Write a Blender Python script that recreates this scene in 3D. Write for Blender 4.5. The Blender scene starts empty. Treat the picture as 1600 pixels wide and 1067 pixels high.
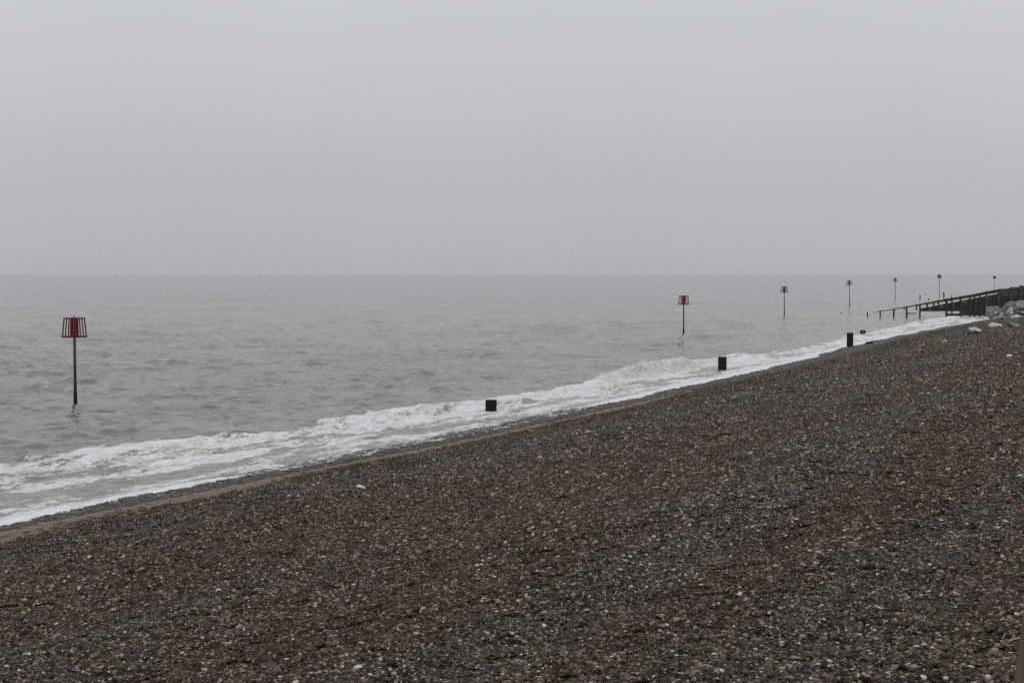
import bpy, bmesh, math, random
import numpy as np
from mathutils import Vector, Matrix, Euler, noise as mnoise

random.seed(7)
rng = np.random.default_rng(7)
scene = bpy.context.scene
C = scene.collection

# ------------------------------------------------------------------ camera
CAM_Z = 5.3
F_PX = 2222.0                      # focal length in photo pixels (50 mm on 36 mm)
PITCH = math.atan((533.5 - 430.0) / F_PX)
cam_d = bpy.data.cameras.new("camera")
cam_d.lens = 50.0
cam_d.sensor_width = 36.0
cam_d.clip_start = 0.1
cam_d.clip_end = 40000
cam = bpy.data.objects.new("camera", cam_d)
cam.location = (0, 0, CAM_Z)
cam.rotation_euler = (math.pi / 2 - PITCH, 0, 0)
C.objects.link(cam)
scene.camera = cam

# ------------------------------------------------------------------ sky and sun (thick overcast)
SUN_EL, SUN_AZ = math.radians(66), math.radians(150)      # azimuth from +Y towards +X
world = bpy.data.worlds.new("World")
scene.world = world
world.use_nodes = True
wn, wl = world.node_tree.nodes, world.node_tree.links
wn.clear()
sky = wn.new("ShaderNodeTexSky")
sky.sky_type = 'NISHITA'
sky.sun_disc = False
sky.sun_elevation = SUN_EL
sky.sun_rotation = SUN_AZ
sky.dust_density = 6.0
sky.air_density = 1.2
sc1 = wn.new("ShaderNodeVectorMath"); sc1.operation = 'SCALE'; sc1.inputs['Scale'].default_value = 0.055
hs = wn.new("ShaderNodeHueSaturation"); hs.inputs['Saturation'].default_value = 0.12
tc = wn.new("ShaderNodeTexCoord")
sep = wn.new("ShaderNodeSeparateXYZ")
mr = wn.new("ShaderNodeMapRange"); mr.clamp = True
mr.inputs['From Min'].default_value = 0.0; mr.inputs['From Max'].default_value = 1.0
mr.inputs['To Min'].default_value = 0.0; mr.inputs['To Max'].default_value = 1.0
ov = wn.new("ShaderNodeValToRGB")                         # CIE overcast: horizon one third of the zenith
ov.color_ramp.elements[0].position = 0.0; ov.color_ramp.elements[0].color = (0.478, 0.486, 0.503, 1)
ov.color_ramp.elements[1].position = 1.0; ov.color_ramp.elements[1].color = (1.24, 1.295, 1.40, 1)
cn = wn.new("ShaderNodeTexNoise"); cn.inputs['Scale'].default_value = 2.2; cn.inputs['Detail'].default_value = 3
cm = wn.new("ShaderNodeMapRange")
cm.inputs['From Min'].default_value = 0.3; cm.inputs['From Max'].default_value = 0.7
cm.inputs['To Min'].default_value = 0.965; cm.inputs['To Max'].default_value = 1.035
cl = wn.new("ShaderNodeVectorMath"); cl.operation = 'SCALE'
mixw = wn.new("ShaderNodeMix"); mixw.data_type = 'RGBA'; mixw.inputs[0].default_value = 0.08
bg = wn.new("ShaderNodeBackground"); bg.inputs['Strength'].default_value = 1.0
wo = wn.new("ShaderNodeOutputWorld")
wl.new(sky.outputs[0], sc1.inputs[0]); wl.new(sc1.outputs[0], hs.inputs['Color'])
wl.new(tc.outputs['Generated'], sep.inputs[0]); wl.new(sep.outputs['Z'], mr.inputs['Value'])
wl.new(mr.outputs[0], ov.inputs[0])
wl.new(tc.outputs['Generated'], cn.inputs['Vector']); wl.new(cn.outputs[0], cm.inputs['Value'])
wl.new(ov.outputs[0], cl.inputs[0]); wl.new(cm.outputs[0], cl.inputs['Scale'])
wl.new(cl.outputs[0], mixw.inputs[6]); wl.new(hs.outputs[0], mixw.inputs[7])
wl.new(mixw.outputs[2], bg.inputs['Color']); wl.new(bg.outputs[0], wo.inputs['Surface'])

sun_d = bpy.data.lights.new("sun", 'SUN')
sun_d.energy = 0.5
sun_d.angle = math.radians(30)
sun_d.color = (1.0, 0.97, 0.93)
sun = bpy.data.objects.new("sun", sun_d)
sd = Vector((math.cos(SUN_EL) * math.sin(SUN_AZ), math.cos(SUN_EL) * math.cos(SUN_AZ), math.sin(SUN_EL)))
sun.rotation_euler = sd.to_track_quat('Z', 'Y').to_euler()
sun.location = (0, 0, 60)
C.objects.link(sun)

scene.view_settings.view_transform = 'Standard'
scene.view_settings.look = 'None'
scene.view_settings.exposure = 0.0
scene.view_settings.gamma = 1.0
scene.view_settings.use_curve_mapping = False
scene.cycles.max_bounces = 6
scene.cycles.volume_bounces = 1
scene.cycles.use_denoising = False

# ------------------------------------------------------------------ helpers
def smooth(a, b, x):
    t = np.clip((x - a) / (b - a), 0, 1)
    return t * t * (3 - 2 * t)

def vnoise(x, y, seed=0):
    xi = np.floor(x).astype(np.int64); yi = np.floor(y).astype(np.int64)
    xf = x - xi; yf = y - yi
    u = xf * xf * (3 - 2 * xf); v = yf * yf * (3 - 2 * yf)
    def h(a, b):
        n = (a * 374761393 + b * 668265263 + seed * 144665) & 0xFFFFFFFF
        n = ((n ^ (n >> 13)) * 1274126177) & 0xFFFFFFFF
        n = n ^ (n >> 16)
        return (n & 0xFFFFFF) / float(0xFFFFFF)
    return (h(xi, yi) * (1 - u) + h(xi + 1, yi) * u) * (1 - v) + (h(xi, yi + 1) * (1 - u) + h(xi + 1, yi + 1) * u) * v

def fbm(x, y, seed=0, octv=4, gain=0.5):
    r = 0; a = 1; tot = 0
    for k in range(octv):
        r = r + a * vnoise(x * 2 ** k + 17.3 * k, y * 2 ** k - 9.1 * k, seed + k)
        tot += a; a *= gain
    return r / tot

def ray(px, py):
    dx = (px - 800.0) / F_PX; dy = (533.5 - py) / F_PX
    c, s = math.cos(PITCH), math.sin(PITCH)
    return np.array([dx, c + dy * s, -s + dy * c])

def at_z(px, py, z=0.0):
    d = ray(px, py); t = (z - CAM_Z) / d[2]
    return np.array([d[0] * t, d[1] * t, z])

def at_y(px, py, Y):
    d = ray(px, py); t = Y / d[1]
    return np.array([d[0] * t, Y, CAM_Z + d[2] * t])

# shoreline: where the foam ends, laid out on the ground
shore_px = [(0, 818), (90, 800), (150, 789), (262, 764), (400, 743), (510, 724), (625, 702), (737, 677), (850, 656), (950, 632),
            (1040, 611), (1100, 598), (1172, 582), (1220, 571), (1281, 556), (1322, 544), (1400, 525.5), (1475, 511), (1549, 498)]
SP = np.array([at_z(x, y, 0.08)[:2] for x, y in shore_px])
d0 = (SP[0] - SP[3]); d0 /= np.linalg.norm(d0)
d1 = (SP[-1] - SP[-4]); d1 /= np.linalg.norm(d1)
SP = np.vstack([SP[0] + d0 * 400, SP[0] + d0 * 20, SP, SP[-1] + d1 * 60, SP[-1] + d1 * 20000])
acc = np.concatenate([[0], np.cumsum(np.linalg.norm(SP[1:] - SP[:-1], axis=1))])
a0, a1 = acc[1] + 1, acc[-2] - 1
tq = np.arange(a0, a1, 1.0)
cx, cy = np.interp(tq, acc, SP[:, 0]), np.interp(tq, acc, SP[:, 1])
kern = np.exp(-0.5 * (np.arange(-18, 19) / 6.0) ** 2); kern /= kern.sum()
pad = lambda v: np.concatenate([v[0] + (v[0] - v[1:19])[::-1], v, v[-1] + (v[-1] - v[-19:-1])[::-1]])
cx, cy = np.convolve(pad(cx), kern, 'valid'), np.convolve(pad(cy), kern, 'valid')
mid = np.stack([cx, cy], 1)[::3]
SP = np.vstack([SP[0], mid, SP[-1]])
SEG_L = np.linalg.norm(SP[1:] - SP[:-1], axis=1)
SEG_U = np.concatenate([[0], np.cumsum(SEG_L)])

def shore_field(x, y):
    """signed distance from the shoreline (+ landward) and arc length along it"""
    x = np.asarray(x, float); y = np.asarray(y, float)
    best = np.full(x.shape, 1e18); sg = np.zeros(x.shape); uu = np.zeros(x.shape)
    for i in range(len(SEG_L)):
        ax, ay = SP[i]; bx, by = SP[i + 1]
        ex, ey = (bx - ax) / SEG_L[i], (by - ay) / SEG_L[i]
        t = np.clip((x - ax) * ex + (y - ay) * ey, 0, SEG_L[i])
        qx = x - ax - t * ex; qy = y - ay - t * ey
        dd = qx * qx + qy * qy
        m = dd < best
        best = np.where(m, dd, best)
        sg = np.where(m, qx * ey - qy * ex, sg)
        uu = np.where(m, SEG_U[i] + t, uu)
    return np.sqrt(best) * np.where(sg >= 0, 1, -1), uu

def beach_z(x, y, s=None, u=None):
    if s is None:
        s, u = shore_field(x, y)
    z = np.where(s < 0, 0.06 + 0.09 * s, 0.06 + 0.135 * s)
    z = np.maximum(z, -2.2)
    z = np.where(s > 16, 2.22 + (1 - np.exp(-np.maximum(s - 16, 0) / 5.0)) * 0.62, z)
    w = smooth(1.5, 4, s)
    z = z + w * 0.13 * np.exp(-((s - 8.2 - 1.2 * (fbm(u / 14, u * 0, 3, 2) - .5)) / 1.1) ** 2)
    z = z + w * 0.11 * (fbm(u / 20.0, s / 1.3, 13, 2) - 0.5)
    z = z + w * 0.30 * (fbm(x / 6.0, y / 6.0, 11, 3) - 0.5) + w * 0.04 * (fbm(x / 0.9, y / 0.9, 21, 3) - 0.5)
    return z

def hit_beach(px, py):
    d = ray(px, py); t = 5.0
    for _ in range(4000):
        p = np.array([0, 0, CAM_Z]) + d * t
        z = float(beach_z(np.array([p[0]]), np.array([p[1]]))[0])
        if p[2] <= z:
            break
        t += max(0.02, (p[2] - z) * 1.5)
    return np.array([p[0], p[1], z])

def obj(name, me, mat=None, parent=None, loc=None):
    if not isinstance(me, bpy.types.Mesh):
        m = bpy.data.meshes.new(name); me.to_mesh(m); me.free(); me = m
    o = bpy.data.objects.new(name, me)
    C.objects.link(o)
    if mat is not None and not me.materials:
        me.materials.append(mat)
    if parent is not None:
        o.parent = parent
    if loc is not None:
        o.location = loc
    return o

def tag(o, label=None, cat=None, group=None, kind=None):
    if label: o["label"] = label
    if cat: o["category"] = cat
    if group: o["group"] = group
    if kind: o["kind"] = kind
    return o

def empty(name, loc, rot=(0, 0, 0)):
    o = bpy.data.objects.new(name, None)
    o.location = loc; o.rotation_euler = rot
    o.empty_display_size = 0.2
    C.objects.link(o)
    return o

def grid_mesh(name, X, Y, Z, keep=None, attrs=None):
    """regular rows x cols grid to a mesh, smooth shaded, with float attributes on points"""
    r, c = X.shape
    idx = np.arange(r * c).reshape(r, c)
    quads = np.stack([idx[:-1, :-1], idx[:-1, 1:], idx[1:, 1:], idx[1:, :-1]], -1).reshape(-1, 4)
    if keep is not None:
        k = keep.reshape(-1)
        quads = quads[k[quads].any(1)]
    used = np.zeros(r * c, bool); used[quads.reshape(-1)] = True
    remap = np.cumsum(used) - 1
    quads = remap[quads]
    co = np.stack([X.ravel(), Y.ravel(), Z.ravel()], 1)[used].astype(np.float32)
    me = bpy.data.meshes.new(name)
    me.vertices.add(len(co)); me.vertices.foreach_set("co", co.ravel())
    me.loops.add(quads.size); me.loops.foreach_set("vertex_index", quads.ravel().astype(np.int32))
    me.polygons.add(len(quads))
    me.polygons.foreach_set("loop_start", (np.arange(len(quads)) * 4).astype(np.int32))
    me.polygons.foreach_set("loop_total", np.full(len(quads), 4, np.int32))
    me.polygons.foreach_set("use_smooth", np.ones(len(quads), bool))
    for n, a in (attrs or {}).items():
        at = me.attributes.new(n, 'FLOAT', 'POINT')
        at.data.foreach_set("value", a.ravel()[used].astype(np.float32))
    me.update(calc_edges=True)
    return me

# ------------------------------------------------------------------ materials
def new_mat(name):
    m = bpy.data.materials.new(name); m.use_nodes = True
    nt = m.node_tree
    return m, nt.nodes, nt.links, nt.nodes["Principled BSDF"]

def N(nodes, kind, **kw):
    n = nodes.new(kind)
    for k, v in kw.items():
        if k in n.inputs: n.inputs[k].default_value = v
        else: setattr(n, k, v)
    return n

def ramp(nodes, stops, interp='LINEAR'):
    r = nodes.new("ShaderNodeValToRGB"); cr = r.color_ramp; cr.interpolation = interp
    while len(cr.elements) < len(stops): cr.elements.new(0.5)
    for e, (p, c) in zip(cr.elements, stops):
        e.position = p; e.color = (c[0], c[1], c[2], 1)
    return r

def mixc(nodes, links, fac, a, b, mode='MIX'):
    m = nodes.new("ShaderNodeMix"); m.data_type = 'RGBA'; m.blend_type = mode
    for s, v in ((m.inputs[0], fac), (m.inputs[6], a), (m.inputs[7], b)):
        if hasattr(v, "links"): links.new(v, s)
        elif isinstance(v, (tuple, list)): s.default_value = (v[0], v[1], v[2], 1)
        else: s.default_value = v
    return m.outputs[2]

def math_n(nodes, links, op, a, b=None, clamp=False):
    m = nodes.new("ShaderNodeMath"); m.operation = op; m.use_clamp = clamp
    for s, v in zip(m.inputs, (a, b)):
        if v is None: continue
        if hasattr(v, "links"): links.new(v, s)
        else: s.default_value = v
    return m.outputs[0]

def mat_weathered(name, c1, c2, scale=3.0, rough=0.85, stretch=(1, 1, 1), bump=0.4, detail=8, c3=None, metallic=0.0, spec=0.25, bdist=0.02):
    m, n, l, p = new_mat(name)
    tcn = n.new("ShaderNodeTexCoord"); mp = N(n, "ShaderNodeMapping"); mp.inputs['Scale'].default_value = stretch
    l.new(tcn.outputs['Object'], mp.inputs['Vector'])
    t = N(n, "ShaderNodeTexNoise", Scale=scale, Detail=detail, Roughness=0.65)
    l.new(mp.outputs[0], t.inputs['Vector'])
    r = ramp(n, [(0.35, c1), (0.68, c2)])
    l.new(t.outputs[0], r.inputs[0])
    col = r.outputs[0]
    if c3:
        t2 = N(n, "ShaderNodeTexNoise", Scale=scale * 0.5, Detail=6, Roughness=0.6)
        l.new(mp.outputs[0], t2.inputs['Vector'])
        r2 = ramp(n, [(0.56, (0, 0, 0)), (0.66, (1, 1, 1))]); l.new(t2.outputs[0], r2.inputs[0])
        col = mixc(n, l, r2.outputs[0], col, c3)
    l.new(col, p.inputs['Base Color'])
    b = N(n, "ShaderNodeBump", Strength=bump, Distance=bdist); l.new(t.outputs[0], b.inputs['Height'])
    l.new(b.outputs[0], p.inputs['Normal'])
    p.inputs['Roughness'].default_value = rough
    p.inputs['Metallic'].default_value = metallic
    p.inputs['Specular IOR Level'].default_value = spec
    return m

M_timber_dark = mat_weathered("tarred_timber", (0.010, 0.011, 0.012), (0.026, 0.027, 0.027), 5, 0.8, (1, 1, 0.15), 0.6)
M_timber_groyne = mat_weathered("wet_groyne_timber", (0.010, 0.013, 0.013), (0.040, 0.047, 0.045), 3, 0.8, (0.25, 1, 1), 0.6)
M_timber_upper = mat_weathered("weathered_groyne_timber", (0.030, 0.034, 0.034), (0.090, 0.096, 0.092), 3, 0.85, (0.25, 1, 1), 0.6)
M_pole = mat_weathered("grey_painted_steel", (0.035, 0.037, 0.042), (0.065, 0.068, 0.075), 6, 0.6, (1, 1, 0.3), 0.2, c3=(0.045, 0.032, 0.028))
M_rust = mat_weathered("rusted_steel", (0.020, 0.014, 0.012), (0.055, 0.032, 0.022), 8, 0.85, (1, 1, 0.4), 0.4)
M_weed = mat_weathered("weed_black_steel", (0.006, 0.006, 0.006), (0.016, 0.014, 0.012), 12, 0.9, (1, 1, 0.5), 0.6, spec=0.08)
M_red = mat_weathered("faded_red_paint", (0.10, 0.005, 0.013), (0.16, 0.009, 0.021), 7, 0.55, (1, 1, 0.5), 0.15)
M_red_bright = mat_weathered("bright_red_paint", (0.30, 0.012, 0.03), (0.40, 0.02, 0.045), 7, 0.55, (1, 1, 0.5), 0.15)
M_red_mid = mat_weathered("red_paint", (0.16, 0.010, 0.022), (0.24, 0.018, 0.035), 7, 0.55, (1, 1, 0.5), 0.15)
M_red_faded = mat_weathered("bleached_red_paint", (0.16, 0.06, 0.075), (0.24, 0.11, 0.12), 7, 0.6, (1, 1, 0.5), 0.15)
M_pile = mat_weathered("black_tarred_pile", (0.009, 0.009, 0.010), (0.022, 0.020, 0.022), 6, 0.9, (1, 1, 0.3), 0.5, spec=0.1)
M_bolt = mat_weathered("galvanised_bolt", (0.25, 0.25, 0.26), (0.4, 0.4, 0.41), 9, 0.5, (1, 1, 1), 0.2)
M_rock = mat_weathered("pale_armour_rock", (0.085, 0.082, 0.088), (0.25, 0.245, 0.25), 2.2, 0.85, (1, 1, 1.6), 1.0, c3=(0.42, 0.41, 0.41), bdist=0.15)
M_rock_white = mat_weathered("chalky_rock", (0.24, 0.235, 0.235), (0.50, 0.49, 0.48), 2.5, 0.85, (1, 1, 1.6), 0.9, bdist=0.12)
M_post = mat_weathered("bleached_timber", (0.10, 0.082, 0.056), (0.17, 0.14, 0.10), 10, 0.9, (1, 1, 0.08), 0.5)
M_twig = mat_weathered("bleached_twig", (0.28, 0.25, 0.21), (0.42, 0.38, 0.33), 20, 0.8, (1, 1, 1), 0.2)
M_white = mat_weathered("white_chalk", (0.62, 0.62, 0.63), (0.74, 0.74, 0.75), 20, 0.8, (1, 1, 1), 0.3)
M_redbit = mat_weathered("red_plastic", (0.20, 0.008, 0.025), (0.27, 0.012, 0.035), 20, 0.4, (1, 1, 1), 0.1)

def pebble_palette(n, l, pid, tint, wet):
    br = ramp(n, [(0.0, (0.011, 0.0070, 0.0044)), (0.20, (0.031, 0.0203, 0.0126)), (0.43, (0.070, 0.0468, 0.0278)), (0.60, (0.046, 0.0338, 0.0240)),
                  (0.76, (0.145, 0.101, 0.060)), (0.90, (0.26, 0.192, 0.120)), (0.980, (0.48, 0.43, 0.36))], 'CONSTANT')
    gr = ramp(n, [(0.0, (0.011, 0.009, 0.007)), (0.20, (0.036, 0.030, 0.0235)), (0.43, (0.082, 0.068, 0.052)), (0.60, (0.050, 0.046, 0.041)),
                  (0.75, (0.155, 0.127, 0.093)), (0.89, (0.27, 0.232, 0.182)), (0.974, (0.54, 0.505, 0.445))], 'CONSTANT')
    l.new(pid, br.inputs[0]); l.new(pid, gr.inputs[0])
    c = mixc(n, l, tint, br.outputs[0], gr.outputs[0])
    dk = math_n(n, l, 'SUBTRACT', 1.0, math_n(n, l, 'MULTIPLY', wet, 0.32))
    v = n.new("ShaderNodeVectorMath"); v.operation = 'SCALE'
    l.new(c, v.inputs[0]); l.new(dk, v.inputs['Scale'])
    return v.outputs[0]

def mat_shingle():
    m, n, l, p = new_mat("shingle_pebbles")
    a = N(n, "ShaderNodeAttribute", attribute_name="pid"); a.attribute_type = 'GEOMETRY'
    ti = N(n, "ShaderNodeAttribute", attribute_name="tint"); ti.attribute_type = 'INSTANCER'
    we = N(n, "ShaderNodeAttribute", attribute_name="wet"); we.attribute_type = 'INSTANCER'
    rn = N(n, "ShaderNodeAttribute", attribute_name="rnd"); rn.attribute_type = 'INSTANCER'
    pid = math_n(n, l, 'FRACT', math_n(n, l, 'ADD', a.outputs['Fac'], rn.outputs['Fac']))
    col = pebble_palette(n, l, pid, ti.outputs['Fac'], we.outputs['Fac'])
    tcn = n.new("ShaderNodeTexCoord")
    t = N(n, "ShaderNodeTexNoise", Scale=60, Detail=3); l.new(tcn.outputs['Object'], t.inputs['Vector'])
    sc = N(n, "ShaderNodeMapRange"); sc.inputs['To Min'].default_value = 0.5; sc.inputs['To Max'].default_value = 1.28
    l.new(t.outputs[0], sc.inputs['Value'])
    v = n.new("ShaderNodeVectorMath"); v.operation = 'SCALE'; l.new(col, v.inputs[0]); l.new(sc.outputs[0], v.inputs['Scale'])
    l.new(v.outputs[0], p.inputs['Base Color'])
    l.new(math_n(n, l, 'SUBTRACT', 0.72, math_n(n, l, 'MULTIPLY', we.outputs['Fac'], 0.38)), p.inputs['Roughness'])
    l.new(math_n(n, l, 'ADD', 0.15, math_n(n, l, 'MULTIPLY', we.outputs['Fac'], 0.35)), p.inputs['Specular IOR Level'])
    return m

def mat_pebble_single():
    m, n, l, p = new_mat("beach_pebble")
    oi = n.new("ShaderNodeObjectInfo")
    tcn = n.new("ShaderNodeTexCoord")
    t = N(n, "ShaderNodeTexNoise", Scale=2.5, Detail=5); l.new(tcn.outputs['Object'], t.inputs['Vector'])
    sc = N(n, "ShaderNodeMapRange"); sc.inputs['To Min'].default_value = 0.55; sc.inputs['To Max'].default_value = 1.45
    l.new(t.outputs[0], sc.inputs['Value'])
    v = n.new("ShaderNodeVectorMath"); v.operation = 'SCALE'; l.new(oi.outputs['Color'], v.inputs[0]); l.new(sc.outputs[0], v.inputs['Scale'])
    l.new(v.outputs[0], p.inputs['Base Color'])
    p.inputs['Roughness'].default_value = 0.7
    p.inputs['Specular IOR Level'].default_value = 0.15
    return m

def mat_beach():
    m, n, l, p = new_mat("beach_ground")
    sa = N(n, "ShaderNodeAttribute", attribute_name="sand")
    ti = N(n, "ShaderNodeAttribute", attribute_name="tint")
    we = N(n, "ShaderNodeAttribute", attribute_name="wet")
    tcn = n.new("ShaderNodeTexCoord")
    vo = N(n, "ShaderNodeTexVoronoi", Scale=28.0); l.new(tcn.outputs['Object'], vo.inputs['Vector'])
    sep_ = n.new("ShaderNodeSeparateColor"); l.new(vo.outputs['Color'], sep_.inputs[0])
    peb = pebble_palette(n, l, sep_.outputs[0], ti.outputs['Fac'], we.outputs['Fac'])
    t = N(n, "ShaderNodeTexNoise", Scale=7, Detail=8, Roughness=0.7); l.new(tcn.outputs['Object'], t.inputs['Vector'])
    sr = ramp(n, [(0.3, (0.115, 0.083, 0.054)), (0.7, (0.205, 0.153, 0.102))]); l.new(t.outputs[0], sr.inputs[0])
    col = mixc(n, l, sa.outputs['Fac'], peb, sr.outputs[0])
    l.new(col, p.inputs['Base Color'])
    b = N(n, "ShaderNodeBump", Strength=0.9, Distance=0.02, invert=True); l.new(vo.outputs['Distance'], b.inputs['Height'])
    l.new(b.outputs[0], p.inputs['Normal'])
    dry = math_n(n, l, 'MULTIPLY', we.outputs['Fac'], math_n(n, l, 'SUBTRACT', 1.0, sa.outputs['Fac'], True))
    l.new(math_n(n, l, 'SUBTRACT', 0.85, math_n(n, l, 'MULTIPLY', dry, 0.4)), p.inputs['Roughness'])
    l.new(math_n(n, l, 'ADD', 0.10, math_n(n, l, 'MULTIPLY', dry, 0.35)), p.inputs['Specular IOR Level'])
    return m

def mat_sea():
    m, n, l, p = new_mat("turbid_sea_water")
    fo = N(n, "ShaderNodeAttribute", attribute_name="foam")
    br = N(n, "ShaderNodeAttribute", attribute_name="churn")
    tcn = n.new("ShaderNodeTexCoord")
    mp = N(n, "ShaderNodeMapping"); mp.inputs['Rotation'].default_value = (0, 0, math.radians(-62)); mp.inputs['Scale'].default_value = (1.0, 0.38, 1.0)
    mp.vector_type = 'TEXTURE'
    mp.inputs['Rotation'].default_value = (0, 0, math.radians(62)); mp.inputs['Scale'].default_value = (1.8, 1.0, 1.0)
    l.new(tcn.outputs['Object'], mp.inputs['Vector'])
    fn = N(n, "ShaderNodeTexNoise", Scale=6.5, Detail=9, Roughness=0.7, Distortion=0.35); l.new(mp.outputs[0], fn.inputs['Vector'])
    x = math_n(n, l, 'ADD', fo.outputs['Fac'], math_n(n, l, 'MULTIPLY', math_n(n, l, 'SUBTRACT', fn.outputs[0], 0.5), 1.7))
    fr = N(n, "ShaderNodeMapRange"); fr.interpolation_type = 'SMOOTHSTEP'
    fr.inputs['From Min'].default_value = 0.34; fr.inputs['From Max'].default_value = 0.66
    l.new(x, fr.inputs['Value'])
    zero = N(n, "ShaderNodeMapRange"); zero.inputs['From Min'].default_value = 0.02; zero.inputs['From Max'].default_value = 0.12
    l.new(fo.outputs['Fac'], zero.inputs['Value'])
    F = math_n(n, l, 'MULTIPLY', fr.outputs[0], zero.outputs[0])
    # water body: silt-laden grey, browner where the surf stirs the bottom
    body = mixc(n, l, br.outputs['Fac'], (0.106, 0.099, 0.085), (0.165, 0.145, 0.110))
    ft = N(n, "ShaderNodeTexNoise", Scale=2.3, Detail=10, Roughness=0.75); l.new(mp.outputs[0], ft.inputs['Vector'])
    fv = ramp(n, [(0.34, (0.50, 0.505, 0.51)), (0.62, (0.70, 0.715, 0.75))]); l.new(ft.outputs[0], fv.inputs[0])
    fv2 = ramp(n, [(0.36, (0.33, 0.315, 0.275)), (0.66, (0.56, 0.545, 0.50))]); l.new(ft.outputs[0], fv2.inputs[0])
    foamc = mixc(n, l, br.outputs['Fac'], fv.outputs[0], fv2.outputs[0])
    l.new(mixc(n, l, F, body, foamc), p.inputs['Base Color'])
    l.new(math_n(n, l, 'ADD', 0.10, math_n(n, l, 'MULTIPLY', F, 0.7)), p.inputs['Roughness'])
    p.inputs['IOR'].default_value = 1.333
    l.new(math_n(n, l, 'SUBTRACT', 0.5, math_n(n, l, 'MULTIPLY', F, 0.35)), p.inputs['Specular IOR Level'])
    mp2 = N(n, "ShaderNodeMapping"); mp2.vector_type = 'TEXTURE'
    mp2.inputs['Rotation'].default_value = (0, 0, math.radians(12)); mp2.inputs['Scale'].default_value = (2.3, 1.0, 1.0)
    l.new(tcn.outputs['Object'], mp2.inputs['Vector'])
    w1 = N(n, "ShaderNodeTexNoise", Scale=2.4, Detail=2, Roughness=0.6); l.new(mp2.outputs[0], w1.inputs['Vector'])
    w3 = N(n, "ShaderNodeTexNoise", Scale=0.16, Detail=4, Roughness=0.65); l.new(mp2.outputs[0], w3.inputs['Vector'])
    am = N(n, "ShaderNodeMapRange"); am.inputs['From Min'].default_value = 0.35; am.inputs['From Max'].default_value = 0.68
    am.inputs['To Min'].default_value = 0.45; am.inputs['To Max'].default_value = 1.6
    l.new(w3.outputs[0], am.inputs['Value'])
    sb = n.new("ShaderNodeVectorMath"); sb.operation = 'SUBTRACT'; sb.inputs[1].default_value = (0.5, 0.5, 0.5); l.new(w1.outputs['Color'], sb.inputs[0])
    fl = n.new("ShaderNodeVectorMath"); fl.operation = 'MULTIPLY'; fl.inputs[1].default_value = (0.8, 1.0, 0.0); l.new(sb.outputs[0], fl.inputs[0])
    sc_ = n.new("ShaderNodeVectorMath"); sc_.operation = 'SCALE'; l.new(fl.outputs[0], sc_.inputs[0]); l.new(am.outputs[0], sc_.inputs['Scale'])
    ge = n.new("ShaderNodeNewGeometry")
    ad = n.new("ShaderNodeVectorMath"); ad.operation = 'ADD'; l.new(ge.outputs['Normal'], ad.inputs[0]); l.new(sc_.outputs[0], ad.inputs[1])
    b1 = n.new("ShaderNodeVectorMath"); b1.operation = 'NORMALIZE'; l.new(ad.outputs[0], b1.inputs[0])
    b2 = N(n, "ShaderNodeBump", Strength=0.8, Distance=0.05)
    l.new(math_n(n, l, 'MULTIPLY', fn.outputs[0], F), b2.inputs['Height']); l.new(b1.outputs[0], b2.inputs['Normal'])
    l.new(b2.outputs[0], p.inputs['Normal'])
    return m

M_shingle, M_pebble, M_beach, M_sea = mat_shingle(), mat_pebble_single(), mat_beach(), mat_sea()

# ------------------------------------------------------------------ beach (ground)
def fields_beach(x, y, s, u):
    yy = y
    sand_lo = 1.3 + 0.35 * (fbm(u / 3.0, u * 0 + 2, 31, 3) - 0.5)
    sand_hi = 2.85 + 1.6 * (fbm(u / 4.0, u * 0 + 7, 32, 3) - 0.5)
    sand = smooth(sand_lo - 0.15, sand_lo + 0.15, s) * (1 - smooth(sand_hi - 1.0, sand_hi + 0.9, s))
    sand = sand * (1 - smooth(56, 66, yy)) * np.clip(0.45 + 1.0 * fbm(u / 1.6, s / 0.35, 33, 4), 0, 1)
    sand = np.clip(sand, 0, 1)
    wet = 1 - smooth(1.3, 3.4, s + 0.8 * (fbm(u / 2.5, s / 1.5, 35, 3) - .5))
    # bands of sorted shingle that follow the shore: grey and coarse, brown and fine
    band = fbm(u / 16.0, s / 1.6, 41, 3)
    tint = smooth(0.38, 0.62, band + 0.10 * (fbm(x / 1.4, y / 1.4, 44, 3) - .5))
    tint = tint * (0.25 + 0.75 * smooth(2.5, 6.5, s)) + 0.55 * (1 - smooth(0.8, 1.5, s))
    return sand, wet, np.clip(0.10 + tint * 0.50, 0, 1)

ty = [-25.0]
while ty[-1] < 420:
    Yv = max(ty[-1], 4)
    ty.append(ty[-1] + max(0.11, min(Yv * Yv * 1.1e-4, 6)))
ty = np.array(ty)
t_in = np.linspace(-0.5, 0.5, 430)
t_out = 0.5 + np.cumsum(np.linspace(0.01, 0.35, 26))
tt = np.concatenate([-t_out[::-1], t_in, t_out])
T, YY = np.meshgrid(tt, ty)
XX = T * (np.maximum(YY, 0) + 10)
S, U = shore_field(XX, YY)
ZZ = beach_z(XX, YY, S, U)
sand, wet, tint = fields_beach(XX, YY, S, U)
ZZ = ZZ - 0.014 * smooth(1.2, 3.0, S) * (1 - sand) * smooth(2, 30, np.maximum(YY, 12) + 6)
beach = obj("beach", grid_mesh("beach", XX, YY, ZZ, keep=S > -14, attrs={"sand": sand, "wet": wet, "tint": tint}), M_beach)
tag(beach, "brown and grey shingle beach sloping down to the surf", "beach", kind="structure")

# ------------------------------------------------------------------ sea
def interp_u(px_list, z=0.0):
    P = np.array([at_z(x, y, z)[:2] for x, y in px_list])
    s, u = shore_field(P[:, 0], P[:, 1])
    o = np.argsort(u)
    return u[o], s[o]

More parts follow.
